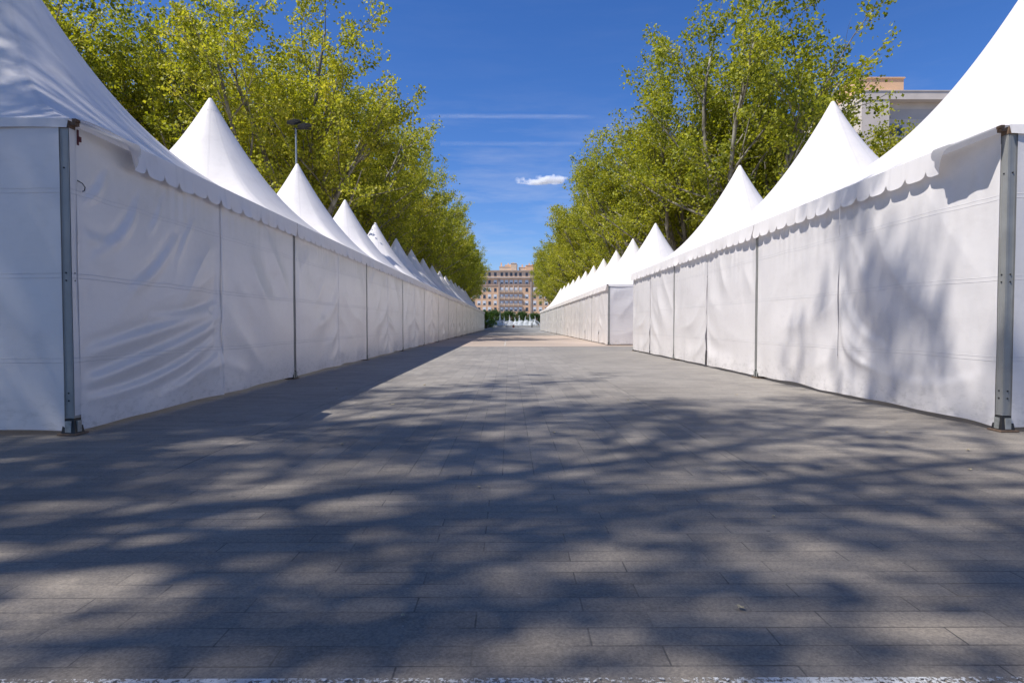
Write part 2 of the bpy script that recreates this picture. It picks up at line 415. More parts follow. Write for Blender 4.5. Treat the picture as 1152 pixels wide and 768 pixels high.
def panel_mesh(a0, a1, seed, seam_side, gap=.006, arcs=(), nx=54, nzv=54, pinfold=1.0, open_bottom=0.0):
    """wall sheet in the x = const plane, running along y from a0 to a1; seam_side=+1 if the loose seam is at a1, -1 at a0, 0 none"""
    b = MB(); w = a1-a0; h = 2.44
    lines = []
    for (p0, p1, p2, A, wd) in arcs:
        c = (2*p1[0]-.5*(p0[0]+p2[0]), 2*p1[1]-.5*(p0[1]+p2[1]))
        lines.append(([((1-t)**2*p0[0]+2*t*(1-t)*c[0]+t*t*p2[0], (1-t)**2*p0[1]+2*t*(1-t)*c[1]+t*t*p2[1]) for t in [k/24 for k in range(25)]], A, wd))
    def fn(i, j):
        u, v = i, j
        if seam_side < 0: uu = 1-u
        else: uu = u
        z = .025+(h-.025)*v
        sag = .018*math.sin(PI*u)*(1-v)**4
        z += (1-v)**6*(.018*nz(u*3, seed*3.3)+sag*.5+.01)
        pin = smooth(0, .07, u)*smooth(0, .07, 1-u)
        top = 1-smooth(.90, 1.0, v)
        d = .030*math.sin(PI*u)*math.sin(PI*min(1, v*1.02))**.8*(.6+.5*nz(seed*5.1, u*1.1, v*1.3))
        d += .020*nz(u*2.2+seed*7, v*2.0, seed)
        # slack drawn down and away from the loose seam, creased where the sheet is held
        fo = seed*1.37
        q = v - (.34+.08*math.sin(seed*3.1))*uu**1.9 + .05*nz(u*2.1, v*1.7, fo)
        x1 = q*(14.5+2*math.sin(seed*2.3)) + 1.9*nz(u*1.6, v*2.6, fo+3) + seed
        ridge = 1-1.9*abs(math.sin(x1*.5))**.75
        env = smooth(.0, .16, v)*smooth(.74, .42, v)*(.18+.82*smooth(.05, .75, uu))
        patch = max(0, .55+1.1*nz(u*2.7+7, v*3.1, fo+11))
        d += pinfold*.027*ridge*env*patch
        x2 = x1*1.9+1.2*nz(u*4, v*4, fo+5)
        d += pinfold*.011*(1-1.9*abs(math.sin(x2*.5))**.8)*env*smooth(.5, .95, uu)
        # broader diagonal pulls higher up
        q3 = v - 1.1*uu + .12*nz(u*2, v*2, fo+17)
        up_ = max(0, nz(u*2.4+3, v*2.2, fo+23)+.15)
        d += pinfold*.034*(1-1.9*abs(math.sin(q3*6.5+seed))**.8)*smooth(.28, .55, v)*up_*smooth(1.0, .7, v)
        for pts, A, wd in lines:
            bd = 9; bt = 0; sg = 1; X = u*w
            for k in range(len(pts)-1):
                ax, az = pts[k]; bx, bz = pts[k+1]; ex, ez = bx-ax, bz-az
                t = ((X-ax)*ex+(z-az)*ez)/(ex*ex+ez*ez+1e-9); t = min(1, max(0, t))
                dd = math.hypot(X-ax-t*ex, z-az-t*ez)
                if dd < bd: bd = dd; bt = (k+t)/24; sg = 1 if ((z-az)*ex-(X-ax)*ez)*(1 if ex > 0 else -1) > 0 else -1
            if bd < wd*4:
                e = bd*sg/wd
                d += .8*A*(math.exp(-e*e)-.6*math.exp(-(e-1.3)**2))*(.35+.65*math.sin(PI*min(1, max(0, bt*.9+.05))))
        # hanging ripples under the rail
        d += .006*math.sin(u*w*2*PI/.17+3*nz(u*5, seed))*smooth(.55, 1, v)*nz(u*3+9, seed+.3)*2
        # bottom ripple
        d += .016*(1-v)**5*math.sin(u*w*5+seed+2*nz(u*4, seed))
        if seam_side > 0: d += .014*smooth(.93, .99, uu)*top
        d = d*max(pin, smooth(.93,.99,uu)*.6 if seam_side > 0 else 0)*top + .004*nz(u*40, v*6, seed)*(1-pin)
        aa = a0+w*u
        if seam_side:
            g = gap*(1+1.5*nz(v*3, seed*9.7))
            g += open_bottom*(smooth(.45, .0, v)+.35*smooth(.9, 1.0, v))
            amt = smooth(.9, 1.0, uu)
            wob = .012*nz(v*9, seed*4.1)*amt
            aa += -seam_side*(g*amt) + wob
        return (2.503+d, aa, z)
    b.grid(fn, nx, nzv)
    return b.mesh('wall_panel', M['wall'], True)
PE = 2.452
PAN_A = [panel_mesh(-PE, 0, s, +1) for s in (1.3, 2.9, 4.2)]
PAN_B = [panel_mesh(0, PE, s, -1) for s in (5.1, 6.6, 7.7)]
PAN_OPEN_A = panel_mesh(-PE, 0, 8.4, +1, .010, open_bottom=.045)
PAN_OPEN_B = panel_mesh(0, PE, 9.2, -1, .010, open_bottom=.03)
PAN_SLIT = panel_mesh(0, PE, 3.7, -1, .05)
CE = 2.426
W_ = CE
PAN_CORNER_L = panel_mesh(-CE, .012, 1.9, +1, .006, nx=120, nzv=120, pinfold=1.2, arcs=[
    ((.34,2.13),(.21,1.95),(.03,1.86),.020,.045), ((.78,1.98),(.58,1.69),(.21,1.44),.024,.055), ((1.41,1.72),(1.06,1.39),(.73,1.22),.024,.06),
    ((2.12,.99),(.95,.79),(.02,.62),.026,.06), ((2.2,.83),(.66,.50),(.03,.41),.028,.06), ((2.2,.68),(1.06,.35),(.03,.27),.022,.05),
    ((2.3,1.10),(1.6,.98),(1.0,.93),.016,.045), ((2.3,.50),(1.7,.30),(1.2,.2),.018,.05), ((.06,1.62),(.2,1.57),(.42,1.60),.016,.05),
    ((1.8,2.0),(1.6,1.75),(1.45,1.5),.013,.04), ((1.2,2.1),(1.1,1.9),(.98,1.75),.012,.04)])    # left row near corner
PAN_CORNER_R = panel_mesh(-.012, CE, 12.6, -1, .006, nx=110, nzv=110, pinfold=.8, arcs=[
    ((.02,1.45),(.34,.90),(.86,.66),.016,.06), ((.02,1.22),(.16,.66),(.55,.44),.013,.05), ((.04,2.1),(.36,1.75),(.55,1.35),.010,.06),
    ((.02,.78),(.28,.52),(.7,.40),.010,.045), ((2.3,.45),(1.7,.30),(1.1,.34),.010,.06)])
def flap_mesh():
    b = MB()
    b.grid(lambda u, v: (2.517+.006*nz(v*7, 4.4)+.007*math.sin(PI*u), -.018+.036*u+.010*nz(v*8, 1.7), .03+2.38*v), 4, 60)
    return b.mesh('seam_flap', M['wall'], True)
FLAP = flap_mesh()
PAN_END = [panel_mesh(-CE, 0, 10.5, +1), panel_mesh(0, CE, 11.1, -1)]
PAN_BACK = panel_mesh(-PE, PE, 3.1, 0, nx=24, nzv=12, pinfold=0)

PC = 2.4545; PH = .0375
def post_mesh():
    b = MB(); b.box(-PH, PH, -PH, PH, .13, H-.05)
    # keder grooves: raised lips on each face
    for sx, sy in ((1,0),(-1,0),(0,1),(0,-1)):
        for o in (-.022, .022):
            if sx: b.box(sx*PH-.0 if sx>0 else -PH-.0015, PH+.0015 if sx>0 else -PH, o-.006, o+.006, .15, H-.08)
            else: b.box(o-.006, o+.006, PH if sy>0 else -PH-.0015, PH+.0015 if sy>0 else -PH, .15, H-.08)
    return b.mesh('post', M['alu'])
def foot_mesh():
    b = MB(); b.frustum(0, 0, .012, .125, .055, .041, 0)
    for a, bb in (((-.024,.024),(-.0555,-.045)), ((-.024,.024),(.045,.0555))):
        b.box(a[0], a[1], bb[0], bb[1], .02, .11, 1); b.box(bb[0], bb[1], a[0], a[1], .02, .11, 1)
    b.box(-.075, .075, -.075, .075, 0.0, .0115, 2)
    return b.mesh('foot', [M['black'], M['foot'], M['rust']])
def bolt_mesh():
    b = MB()
    b.tube([(PH-.002,0,0),(PH+.006,0,0)], [.007,.006], 6)
    return b.mesh('bolt', M['black'])
POST, FOOT, BOLT = post_mesh(), foot_mesh(), bolt_mesh()
def rail_mesh(): 
    b = MB(); b.box(2.43, 2.478, -2.41, 2.41, 2.37, 2.43); return b.mesh('eave_rail', M['alu'])
RAIL = rail_mesh()
def bracket_mesh():
    b = MB(); b.box(-.042,.042,-.042,.042, H-.07, H-.012); b.box(.042,.085,-.025,.025, H-.045,H-.02)
    b.box(.06,.092,-.025,.025, H-.018,H+.006)
    return b.mesh('corner_bracket', M['rust'])
BRK = bracket_mesh()

ORD = ['first','second','third','fourth','fifth','sixth','seventh','eighth','ninth','tenth','eleventh','twelfth','thirteenth',
       'fourteenth','fifteenth','sixteenth','seventeenth','eighteenth']
def tent(label, cx, cy, side, group, near_corner=False, near_end=False, far_end=False, style=0, rng=random):
    """side -1: left row (street face is +x); side +1: right row (turned half round)"""
    t = thing('pagoda_tent', label, 'tent', (cx, cy, 0), 0 if side < 0 else PI, group)
    t['tilt'] = 0
    r = put('roof', ROOF, t); put('roof_cap', CAP, r)
    near = -1 if side < 0 else 1                    # local y sign of the end nearest the camera
    put('valance', (VAL_NEAR_L if side < 0 else VAL_NEAR_R) if near_corner else rng.choice(VAL), t)
    if near_end: put('end_hem', HEM, t, rotz=near*PI/2)
    if far_end: put('end_hem', HEM, t, rotz=-near*PI/2)
    A, B = rng.choice(PAN_A), rng.choice(PAN_B)
    if near_corner:
        if side < 0: A = PAN_CORNER_L
        else: B = PAN_CORNER_R
    if style == 1: A, B = PAN_OPEN_A, PAN_OPEN_B
    if style == 2: B = PAN_B[1]; A = PAN_OPEN_A
    put('wall_panel', A, t); put('wall_panel', B, t)
    if side < 0: put('seam_flap', FLAP, t)
    put('back_panel', PAN_BACK, t, rotz=PI)
    for e, on in ((near, near_end), (-near, far_end)):
        if on:
            for pm in PAN_END: put('end_panel', pm, t, rotz=e*PI/2)
            put('end_rail', RAIL, t, rotz=e*PI/2)
    for sx in (1, -1):
        for sy in (1, -1):
            p = put('post', POST, t, (sx*PC, sy*PC, 0))
            put('foot', FOOT, p)
            if sx > 0 and sy == near and near_corner:
                for z in (.27, .33, 1.22, 1.28, 2.1):
                    for a in (0, near*PI/2): put('bolt', BOLT, p, (0,0,z), a)
            if sx > 0: put('corner_bracket', BRK, t, (PC, sy*PC, 0))
    put('eave_rail', RAIL, t)
    return t

trng = random.Random(21)
XL, XR = -5.943, 6.523
for k in range(16):
    y = 7.35+5*k
    lab = ('nearest white pagoda tent at the left edge, roof in dappled tree shade' if k == 0 else
           'white pagoda tent %s from the front in the shaded left row' % ORD[k])
    t = tent(lab, XL, y, -1, 'white pagoda tents lining the left side', k == 0, k == 0, k == 15, 0, trng)
    if k == 0:
        b = MB(); b.box(2.497,2.509,-2.413,-2.395, 2.30,2.42); b.box(2.497,2.515,-2.40,-2.375,2.33,2.37)
        put('strap', b.mesh('strap', M['maroon']), t)
        b = MB(); b.grid(lambda u, v: (2.4975+.004*math.sin(v*9)*u, -2.489+.075*u, .15+2.26*v), 3, 30); put('edge_flap', b.mesh('edge_flap', M['wall'], True), t)
        b = MB(); b.tube([(2.5,-2.415,2.02),(2.53,-2.40,2.0),(2.532,-2.37,1.975),(2.52,-2.36,1.95),(2.515,-2.375,1.94)], [.004]*5, 6)
        put('wire_hook', b.mesh('wire_hook', M['black']), t)
rk = 0
for k in range(15):
    if k == 3: continue
    y = 7.47+5*k
    lab = ('nearest white pagoda tent at the right edge, branch shadows on its wall' if k == 0 else
           'white sunlit pagoda tent, last before the gap in the right row' if k == 2 else
           'white sunlit pagoda tent just past the gap, its shaded end wall showing' if k == 4 else
           'white pagoda tent %s from the front in the sunlit right row' % ORD[rk])
    tent(lab, XR, y, 1, 'white pagoda tents lining the right side', k == 0, k in (0, 4), k in (2, 14), {1: 1, 2: 2}.get(k, 0), trng)
    rk += 1

# ------------------------------------------------------------------ trees
def make_tree(seed, height=19.0, spread=6.0, leaves_per=26, leaf=.15, limbs=7, trunk_h=3.6, mat='leaf', sub=7, twg=6, r0=.30, skip=.06):
    rng = random.Random(seed)
    wood = MB(); tips = []
    def inside(p):
        q = (p.z-.5*height)/(.52*height)
        if abs(q) >= 1: return False
        lump = 1+.22*noise.noise(Vector((p.x*.16+seed, p.y*.16, p.z*.16)))
        return math.hypot(p.x, p.y) < spread*lump*math.sqrt(1-q*q)
    def grow(p, d, ln, r, nseg, up, jit, sides, taper=.35):
        pts = [p.copy()]; rad = [r]
        step = ln/nseg
        for i in range(nseg):
            d = (d + Vector((rng.gauss(0, jit), rng.gauss(0, jit), rng.gauss(0, jit*.6)+up))).normalized()
            if i > 0 and not inside(p): break
            p = p + d*step; pts.append(p.copy()); rad.append(r*(1-(1-taper)*(i+1)/nseg))
        wood.tube(pts, rad, sides)
        return pts, rad, d
    def side_dir(d, ang, az):
        u = d.cross(Vector((.3,.1,1))).normalized() if abs(d.z) < .95 else d.cross(Vector((1,0,0))).normalized()
        w = d.cross(u)
        return (d*math.cos(ang)+(u*math.cos(az)+w*math.sin(az))*math.sin(ang)).normalized()
    tp, tr, td = grow(Vector((0,0,-.1)), Vector((rng.gauss(0,.04), rng.gauss(0,.04), 1)).normalized(), trunk_h, r0*1.15, 5, .05, .03, 10, .85)
    L1 = (height-trunk_h)*.60
    for i in range(limbs):
        az = 2*PI*(i+rng.uniform(-.3,.3))/limbs
        ang = rng.uniform(.30, .62) if i else .08
        d = Vector((math.cos(az)*math.sin(ang), math.sin(az)*math.sin(ang), math.cos(ang)))
        st = tp[-1] - Vector((0,0,rng.uniform(0,.5)))
        ln = L1*rng.uniform(.85, 1.25)
        p1, r1, d1 = grow(st, d, ln, r0*rng.uniform(.45,.62), 9, .035, .075, 7, .28)
        for j in range(sub):
            k = 2+int((j+rng.random())/sub*7.5); k = max(1, min(k, len(p1)-1))
            if not inside(p1[k]): continue
            dd = (p1[k]-p1[k-1]).normalized()
            frac = k/9
            d2 = side_dir(dd, rng.uniform(.55, 1.15) if k < 9 else rng.uniform(.1,.5), rng.uniform(0, 2*PI))
            d2 = (d2+Vector((0,0,.12))).normalized()
            l2 = (height*.235)*rng.uniform(.65, 1.1)*(1.12-.4*frac)*(spread/6)
            p2, r2, _ = grow(p1[k], d2, l2, max(.018, r1[k]*.5), 6, .05, .12, 5, .3)
            for t in range(twg):
                kk = 1+int((t+rng.random())/twg*5.6); kk = min(kk, len(p2)-1)
                d3 = side_dir((p2[kk]-p2[kk-1]).normalized(), rng.uniform(.4, 1.2), rng.uniform(0, 2*PI))
                l3 = rng.uniform(.8, 1.9)
                p3, r3, _ = grow(p2[kk], d3, l3, max(.008, r2[kk]*.45), 4, .06, .16, 3, .3)
                tips.append(p3)
    lf = MB()
    for p3 in tips:
        if rng.random() < skip: continue
        for q in range(1, len(p3)):
            n = int(leaves_per*rng.uniform(.45, 1.3)*(.6+.2*q))
            for _ in range(n):
                c = p3[q]+Vector((rng.gauss(0,.20), rng.gauss(0,.20), rng.gauss(0,.17)))
                s = leaf*rng.uniform(.55, 1.25)
                nrm = Vector((rng.gauss(0,.75), rng.gauss(0,.75), rng.gauss(.45,.6))).normalized()
                a = nrm.cross(Vector((rng.gauss(0,1), rng.gauss(0,1), rng.gauss(0,1))))
                if a.length < .05: continue
                a.normalize(); bb = nrm.cross(a)
                i0 = len(lf.v)
                lf.v += [tuple(c-a*s*.5), tuple(c+bb*s*.42+nrm*s*.12), tuple(c+a*s*.55), tuple(c-bb*s*.42+nrm*s*.12)]
                lf.f += [(i0, i0+1, i0+2), (i0, i0+2, i0+3)]; lf.mi += [0, 0]
    return wood.mesh('trunk', M['bark'], True), lf.mesh('crown', M[mat])

TV = [make_tree(11, 20, 6.3, 23, .16, 8, 3.6, 'leaf', 11, 7, .32, .08), make_tree(23, 21, 6.5, 23, .16, 8, 3.6, 'leaf', 11, 7, .32, .08),
      make_tree(37, 19.5, 6.2, 23, .16, 9, 3.6, 'leaf', 10, 7, .32, .08), make_tree(41, 20.5, 6.4, 23, .16, 8, 3.6, 'leaf', 11, 7, .32, .08)]
SPARSE = [make_tree(52, 27, 7.2, 12, .18, 8, 6.5, 'leaf', 9, 7, skip=.34), make_tree(63, 25, 7.0, 12, .18, 8, 6.5, 'leaf', 9, 7, skip=.34)]
SMALL = make_tree(71, 13.5, 4.6, 26, .15, 7, 3.0, r0=.2, sub=9)

def plant(var, x, y, label, group, sc=1.0, rot=None, name='plane_tree', cat='tree'):
    t = thing(name, label, cat, (x, y, 0), trng.uniform(0, 2*PI) if rot is None else rot, group)
    t.scale = (sc, sc, sc)
    put('trunk', var[0], t); put('crown', var[1], t)
    return t
for k in range(16):
    plant(TV[(k*3+1) % 4], -11.3+trng.uniform(-.5,.5), 31+8*k+trng.uniform(-.7,.7),
          'tall plane tree %s along the row behind the left tents' % ORD[k], 'plane trees behind the left tents', trng.uniform(.98,1.06))
    plant(TV[(k*3+2) % 4], 11.3+trng.uniform(-.5,.5), 31+8*k+trng.uniform(-.7,.7),
          'tall plane tree %s along the row behind the right tents' % ORD[k], 'plane trees behind the right tents', 1.08 if k == 0 else trng.uniform(.94,1.02))
for k, (x, y, sc) in enumerate(((-17.8, 36, 1.16), (-20, 46, 1.05), (-19.5, 57, 1.0), (-24.6, 33.5, 1.22))):
    plant(TV[k % 4], x, y, ['tall plane tree in the back left row, closest to camera', 'second plane tree of the back left row',
          'third plane tree of the back left row', 'dark plane tree at far left above the nearest tent roof'][k], 'plane trees of the back left row', sc)
for k, (x, y, sc) in enumerate(((16.6, 33, .90), (22.8, 33, 1.06))):
    plant(SMALL, x, y, ['small leafy tree before the pale building at right', 'small tree beside the pale building, farther right'][k], 'small trees by the pale building', sc)
for k, (x, y) in enumerate(((18.5, 43), (19, 52), (18.6, 61))):
    plant(TV[(k+1) % 4], x, y, 'plane tree %s in the back row on the right side' % ORD[k], 'plane trees of the back right row', .92)
for k, (v, x, y) in enumerate(((0, -10.9, -1.3), (1, -3.9, -5.6), (1, -16.6, .3))):
    plant(SPARSE[v], x, y, ['sparse tall plane tree beside the nearest left tent', 'sparse tall plane tree behind the camera', 'sparse tall plane tree behind the back wall of the nearest left tent'][k],
          'sparse plane trees shading the foreground', 1.0, (2.1, .6, 3.9)[k])

# bushes and hedge trees round the fountain
def make_bush(seed, h, w, n, leaf, mat):
    rng = random.Random(seed); lf = MB(); wd = MB()
    cl = []
    for _ in range(26):
        a = rng.uniform(0, 2*PI); z = rng.uniform(.15, 1)
        rr = w*.5*math.sqrt(rng.random())*math.sqrt(max(.05, 1-(max(0, z-.45)/.6)**2))
        cl.append(Vector((rr*math.cos(a), rr*math.sin(a), h*z*.92)))
    for c in cl:
        wd.tube([(c.x*.1, c.y*.1, 0), tuple(c*.6), tuple(c)], [.06,.035,.012], 4)
        for _ in range(n//26):
            p = c+Vector((rng.gauss(0,w*.11), rng.gauss(0,w*.11), rng.gauss(0,h*.075)))
            if p.z < .05: continue
            s = leaf*rng.uniform(.6,1.3)
            nrm = Vector((rng.gauss(0,.7), rng.gauss(0,.7), rng.gauss(.4,.6))).normalized()
            a = nrm.cross(Vector((rng.gauss(0,1), rng.gauss(0,1), rng.gauss(0,1)))).normalized(); bb = nrm.cross(a)
            i0 = len(lf.v)
            lf.v += [tuple(p-a*s*.5), tuple(p+bb*s*.42), tuple(p+a*s*.5), tuple(p-bb*s*.42)]
            lf.f += [(i0,i0+1,i0+2,i0+3)]; lf.mi += [0]
    return wd.mesh('stem', M['bark'], True), lf.mesh('foliage', M[mat])
HB = make_bush(5, 5.0, 5.2, 5200, .3, 'hedge'); BB = make_bush(6, 3.2, 3.4, 3600, .22, 'bush')
def bush(me, x, y, label, cat, group, sc=1, name='bush'):
    t = thing(name, label, cat, (x, y, 0), trng.uniform(0, 6), group); t.scale = (sc,)*3
    put('stem', me[0], t); put('foliage', me[1], t)
for k in range(8):
    bush(HB, -9+4.3*k, 205+trng.uniform(-3,3), 'dark green garden tree, %s from left behind the fountain' % ORD[k], 'tree', 'garden trees behind the fountain', trng.uniform(.85,1.08), 'garden_tree')
bush(BB, -4.6, 118, 'bright green bush at the left end of the fountain', 'bush', 'bright bushes flanking the fountain', 1.0)
bush(BB, -7.2, 121, 'bright green bush half hidden behind the last left tent', 'bush', 'bright bushes flanking the fountain', 1.05)

# ------------------------------------------------------------------ fountain
ft = thing('fountain', 'low stone fountain with a row of white water jets', 'fountain', (.6, 152, 0))
b = MB()
b.box(-8,8,-2.2,-1.8,0,.45); b.box(-8,8,1.8,2.2,0,.45); b.box(-8.0,-7.6,-1.797,1.797,0,.447); b.box(7.6,8.0,-1.797,1.797,0,.447)
put('basin', b.mesh('basin', M['stone']), ft)
b = MB(); b.quad((-7.6,-1.8,.3),(7.6,-1.8,.3),(7.6,1.8,.3),(-7.6,1.8,.3)); put('pool_water', b.mesh('pool_water', M['water']), ft)
jr = random.Random(3)
for k in range(10):
    x = -5.6+1.27*k; hgt = [3.2, 2.4, 3.5, 2.5, 2.7, 2.2, 2.6, 2.4, 2.8, 2.5][k]
    b = MB()
    for s in range(4):
        top = hgt*(1, .8, .6, .42)[s]; w0 = (.12, .26, .46, .78)[s]
        ox, oy = jr.gauss(0,.08), jr.gauss(0,.12)
        pts = [(x+ox, oy, .3)]; rad = [w0]
        for i in range(1, 8):
            q = i/7; pts.append((x+ox+jr.gauss(0,.05), oy+jr.gauss(0,.05), .3+top*q)); rad.append(w0*(1-q**1.6)*jr.uniform(.8,1.15)+.05)
        b.tube(pts, rad, 9)
    put('water_jet', b.mesh('water_jet', M['water'], True), ft)
b = MB(); b.grid(lambda u, v: (-6+12.4*u, .9*(1-2*v)*(1-.3*abs(2*u-1)**3), .3+(1.25+.5*nz(u*16, 2.2))*(1-(2*v-1)**2)**.6*min(1, (1-abs(2*u-1))*9)), 60, 12)
put('spray', b.mesh('spray', M['water'], True), ft)
for sx in (-1, 1):
    b = MB(); pts = []; rad = []
    for i in range(9):
        q = i/8; pts.append((sx*(4.6+2.7*q), .2, .4+2.1*4*(q*.5+.5-.22)*(1-(q*.5+.5))+.2*(1-q))); rad.append(.10+.14*q)
    b.tube(pts, rad, 8); put('water_arc', b.mesh('water_arc', M['water'], True), ft)
# planter and bollard before the basin
t = thing('planter', 'small reddish planter on the ground before the fountain', 'planter', (.95, 140, 0))
b = MB(); b.frustum(0,0,0,.5,.2,.28); put('pot', b.mesh('pot', simple('terracotta', (.30,.09,.06))), t)
b = MB()
for i in range(30):
    a = jr.uniform(0,6.28); r_ = jr.uniform(0,.24); c = Vector((r_*math.cos(a), r_*math.sin(a), .5+jr.uniform(0,.25)))
    b.quad(tuple(c+Vector((-.06,0,0))), tuple(c+Vector((0,-.05,.05))), tuple(c+Vector((.06,0,.02))), tuple(c+Vector((0,.05,.06))))
put('flowers', b.mesh('flowers', simple('red_flowers', (.35,.05,.06))), t)
t = thing('bollard', 'dark thin bollard right of the fountain jets', 'bollard', (5.1, 138, 0))
b = MB(); b.tube([(0,0,0),(0,0,.95),(0,0,1.0),(0,0,1.06)], [.11,.10,.13,.05], 10); put('shaft', b.mesh('shaft', M['black']), t)

# ------------------------------------------------------------------ far apartment building
FY = 320
fb = thing('apartment_building', 'ochre stone apartment block closing the far end of the street', 'building', (0, FY, 0))
x0, x1 = -24, 30
b = MB(); b.box(x0, x1, 0, 14, 5.6, 24.3); b.box(x0, x1, 1.5, 14, 0, 5.597)
put('wall', b.mesh('wall', M['facade']), fb)
b = MB()
for x in (x0, -19.5, -14.8, -10, -5.3, 0, 5, 10.3, 15.5, 21, x1-.8): b.box(x, x+.8, .1, 1.4, 0, 5.5)
put('arcade', b.mesh('arcade', M['cornice']), fb)
b = MB(); b.box(x0-.5, x1+.5, -.9, 14.5, 24.303, 25.0); b.box(x0-.2, x1+.2, -.35, -.003, 5.7, 6.2); b.box(x0-.1,x1+.1,-.25,-.003,20.7,21.0)
put('cornice', b.mesh('cornice', M['cornice']), fb)
b = MB(); b.box(x0+1, x1-1, 1.2, 14, 25.003, 28.2); put('attic', b.mesh('attic', M['facade_pale']), fb)
b = MB(); b.box(x0+.4, x1-.4, .5, 14.3, 28.203, 28.7); put('attic_cornice', b.mesh('attic_cornice', M['cornice']), fb)
for (a, c, y0, z1) in ((-5.2, 1.2, 3, 30.6), (-2.2, 4.2, 4, 31.6), (.8, 3.8, 2.2, 32.3), (5.2, 9.5, 4, 30.4), (8.8, 12.6, 3, 31.3), (12, 15.5, 5, 31.9), (14.8, 17.2, 3, 33.0), (18.5, 21, 4, 31.4)):
    b = MB(); b.box(a, c, y0, 12, 28.704, z1); b.box(a-.15, c+.15, y0-.15, 12.15, z1+.003, z1+.3)
    put('rooftop_block', b.mesh('rooftop_block', M['facade_pale'] if a < 8 else M['facade_orange']), fb)
b = MB()
for a in (-4.6, -.9, 1.8, 6.5, 10.2, 13.5, 16.3): b.box(a, a+.7, 6, 6.7, 30, jr.uniform(32.0, 33.6))
put('chimneys', b.mesh('chimneys', M['facade_orange']), fb)
for xx in (-2.67, -.22, 2.2, 4.6):
    b = MB(); b.box(xx-.22, xx+.22, -.3, -.003, 6.3, 20.6); put('pier', b.mesh('pier', M['facade_pale']), fb)
for xx in (-5.35, 11.3):
    b = MB(); b.box(xx-.35, xx+.35, -.45, -.003, 6.3, 24.2); put('pilaster', b.mesh('pilaster', M['cornice']), fb)
WM = MB(); WM.box(-.85,.85,-.06,.0,0,2.15,0); WM.box(-.6,.6,-.085,-.0605,.1,.8,1); WM.box(-.6,.6,-.085,-.0605,.84,2.05,2)
WIN = WM.mesh('window', [M['shutter'], M['glass'], M['shutter']])
WM2 = MB(); WM2.box(-.72,.72,-.06,.0,0,1.95,0); WM2.box(-.58,.58,-.085,-.0605,.1,1.85,1)
WIN2 = WM2.mesh('window', [M['cornice'], M['glass']])
BM_ = MB(); BM_.box(-1.0,1.0,-.9,-.09,-.25,-.1); BM_.box(-1.0,1.0,-.9,-.85,-.097,.8)
BAL = BM_.mesh('balcony', M['cornice'])
rows = (21.5, 17.5, 14.0, 10.6, 7.4)
cols = (-21.5, -18.6, -15.8, -13, -10.3, -7.3, -3.9, -1.45, 1.0, 3.4, 5.8, 9.1, 13.2, 16.2, 19.2, 23)
for r, zc in enumerate(rows):
    for c, xc in enumerate(cols):
        mid = 6 <= c <= 10
        w = put('window', WIN if (mid or (r*2+c) % 3 != 1) else WIN2, fb, (xc, -.004, zc))
        if mid and r in (1, 2, 3): put('balcony', BAL, w, (0,0,0))
for c, xc in enumerate(cols):
    if -22 < xc < 24: put('window', WIN2, fb, (xc, 1.196, 25.6))

# ------------------------------------------------------------------ pale building at right
RB = thing('tower_block', 'pale rendered block with an orange roof hut seen above the right tents', 'building', (0, 60, 0))
b = MB(); b.box(34.2, 36.9, 0, 34, 0, 22.6); b.box(36.897, 62, .9, 34, 0, 22.597)
put('wall', b.mesh('wall', M['concrete']), RB)
b = MB(); b.box(36.903, 62.2, .893, .897, 21.0, 22.0); put('recess_band', b.mesh('recess_band', M['concrete_d']), RB)
b = MB(); b.box(34.12, 62.2, -.06, 34.1, 22.6, 23.38); b.box(34.08, 62.25, -.12, 34.15, 23.383, 23.46); put('parapet', b.mesh('parapet', M['concrete']), RB)
b = MB(); b.box(34.6, 39.2, 1.5, 16, 23.473, 25.2); b.box(34.5, 39.3, 1.4, 16.1, 25.203, 25.32)
hut = put('roof_hut', b.mesh('roof_hut', M['facade_orange']), RB)
b = MB(); ax, ay = 36.6, 3
b.tube([(ax,ay,25.3),(ax,ay,27.9)], [.035,.025], 6)
for z, w in ((27.7,.55),(27.3,.75),(26.9,.5)):
    b.tube([(ax-w,ay,z),(ax+w,ay,z)], [.015,.015], 4)
    for q in range(6): 
        xx = ax-w+2*w*q/5; b.tube([(xx,ay-.25,z),(xx,ay+.25,z)], [.01,.01], 4)
put('antenna', b.mesh('antenna', M['alu']), RB)
WM = MB(); WM.box(-.9,.9,-.02,.06,-.05,1.25,0); WM.box(-.84,.84,-.05,-.021,.85,1.2,1); WM.box(-.80,-.29,-.045,-.021,.02,.82,2); WM.box(-.25,.25,-.045,-.021,.02,.82,2); WM.box(.29,.80,-.045,-.021,.02,.82,2)
WR = WM.mesh('window', [M['shutter'], M['blueshut'], M['glass']])
for fl in range(5):
    for xc in (37.9, 42.2, 46.5, 51):
        put('window', WR, RB, (xc, .88, 19.35-3.1*fl))
    for yc in (3, 8, 13, 18, 23, 28):
        put('window', WR, RB, (34.18, yc, 19.35-3.1*fl), -PI/2)
        if fl < 4:
            bb = MB() if False else None
BS = MB(); BS.box(-1.5,1.5,-1.1,0,-.35,-.15); BS.box(-1.5,1.5,-1.1,-1.0,-.147,.75); BS.box(-1.5,-1.4,-.997,0,-.147,.75); BS.box(1.4,1.5,-.997,0,-.147,.75)
BSM = BS.mesh('balcony', M['concrete'])
for fl in range(5):
    for yc in (8, 18, 28): put('balcony', BSM, RB, (34.17, yc, 19.0-3.1*fl), -PI/2)

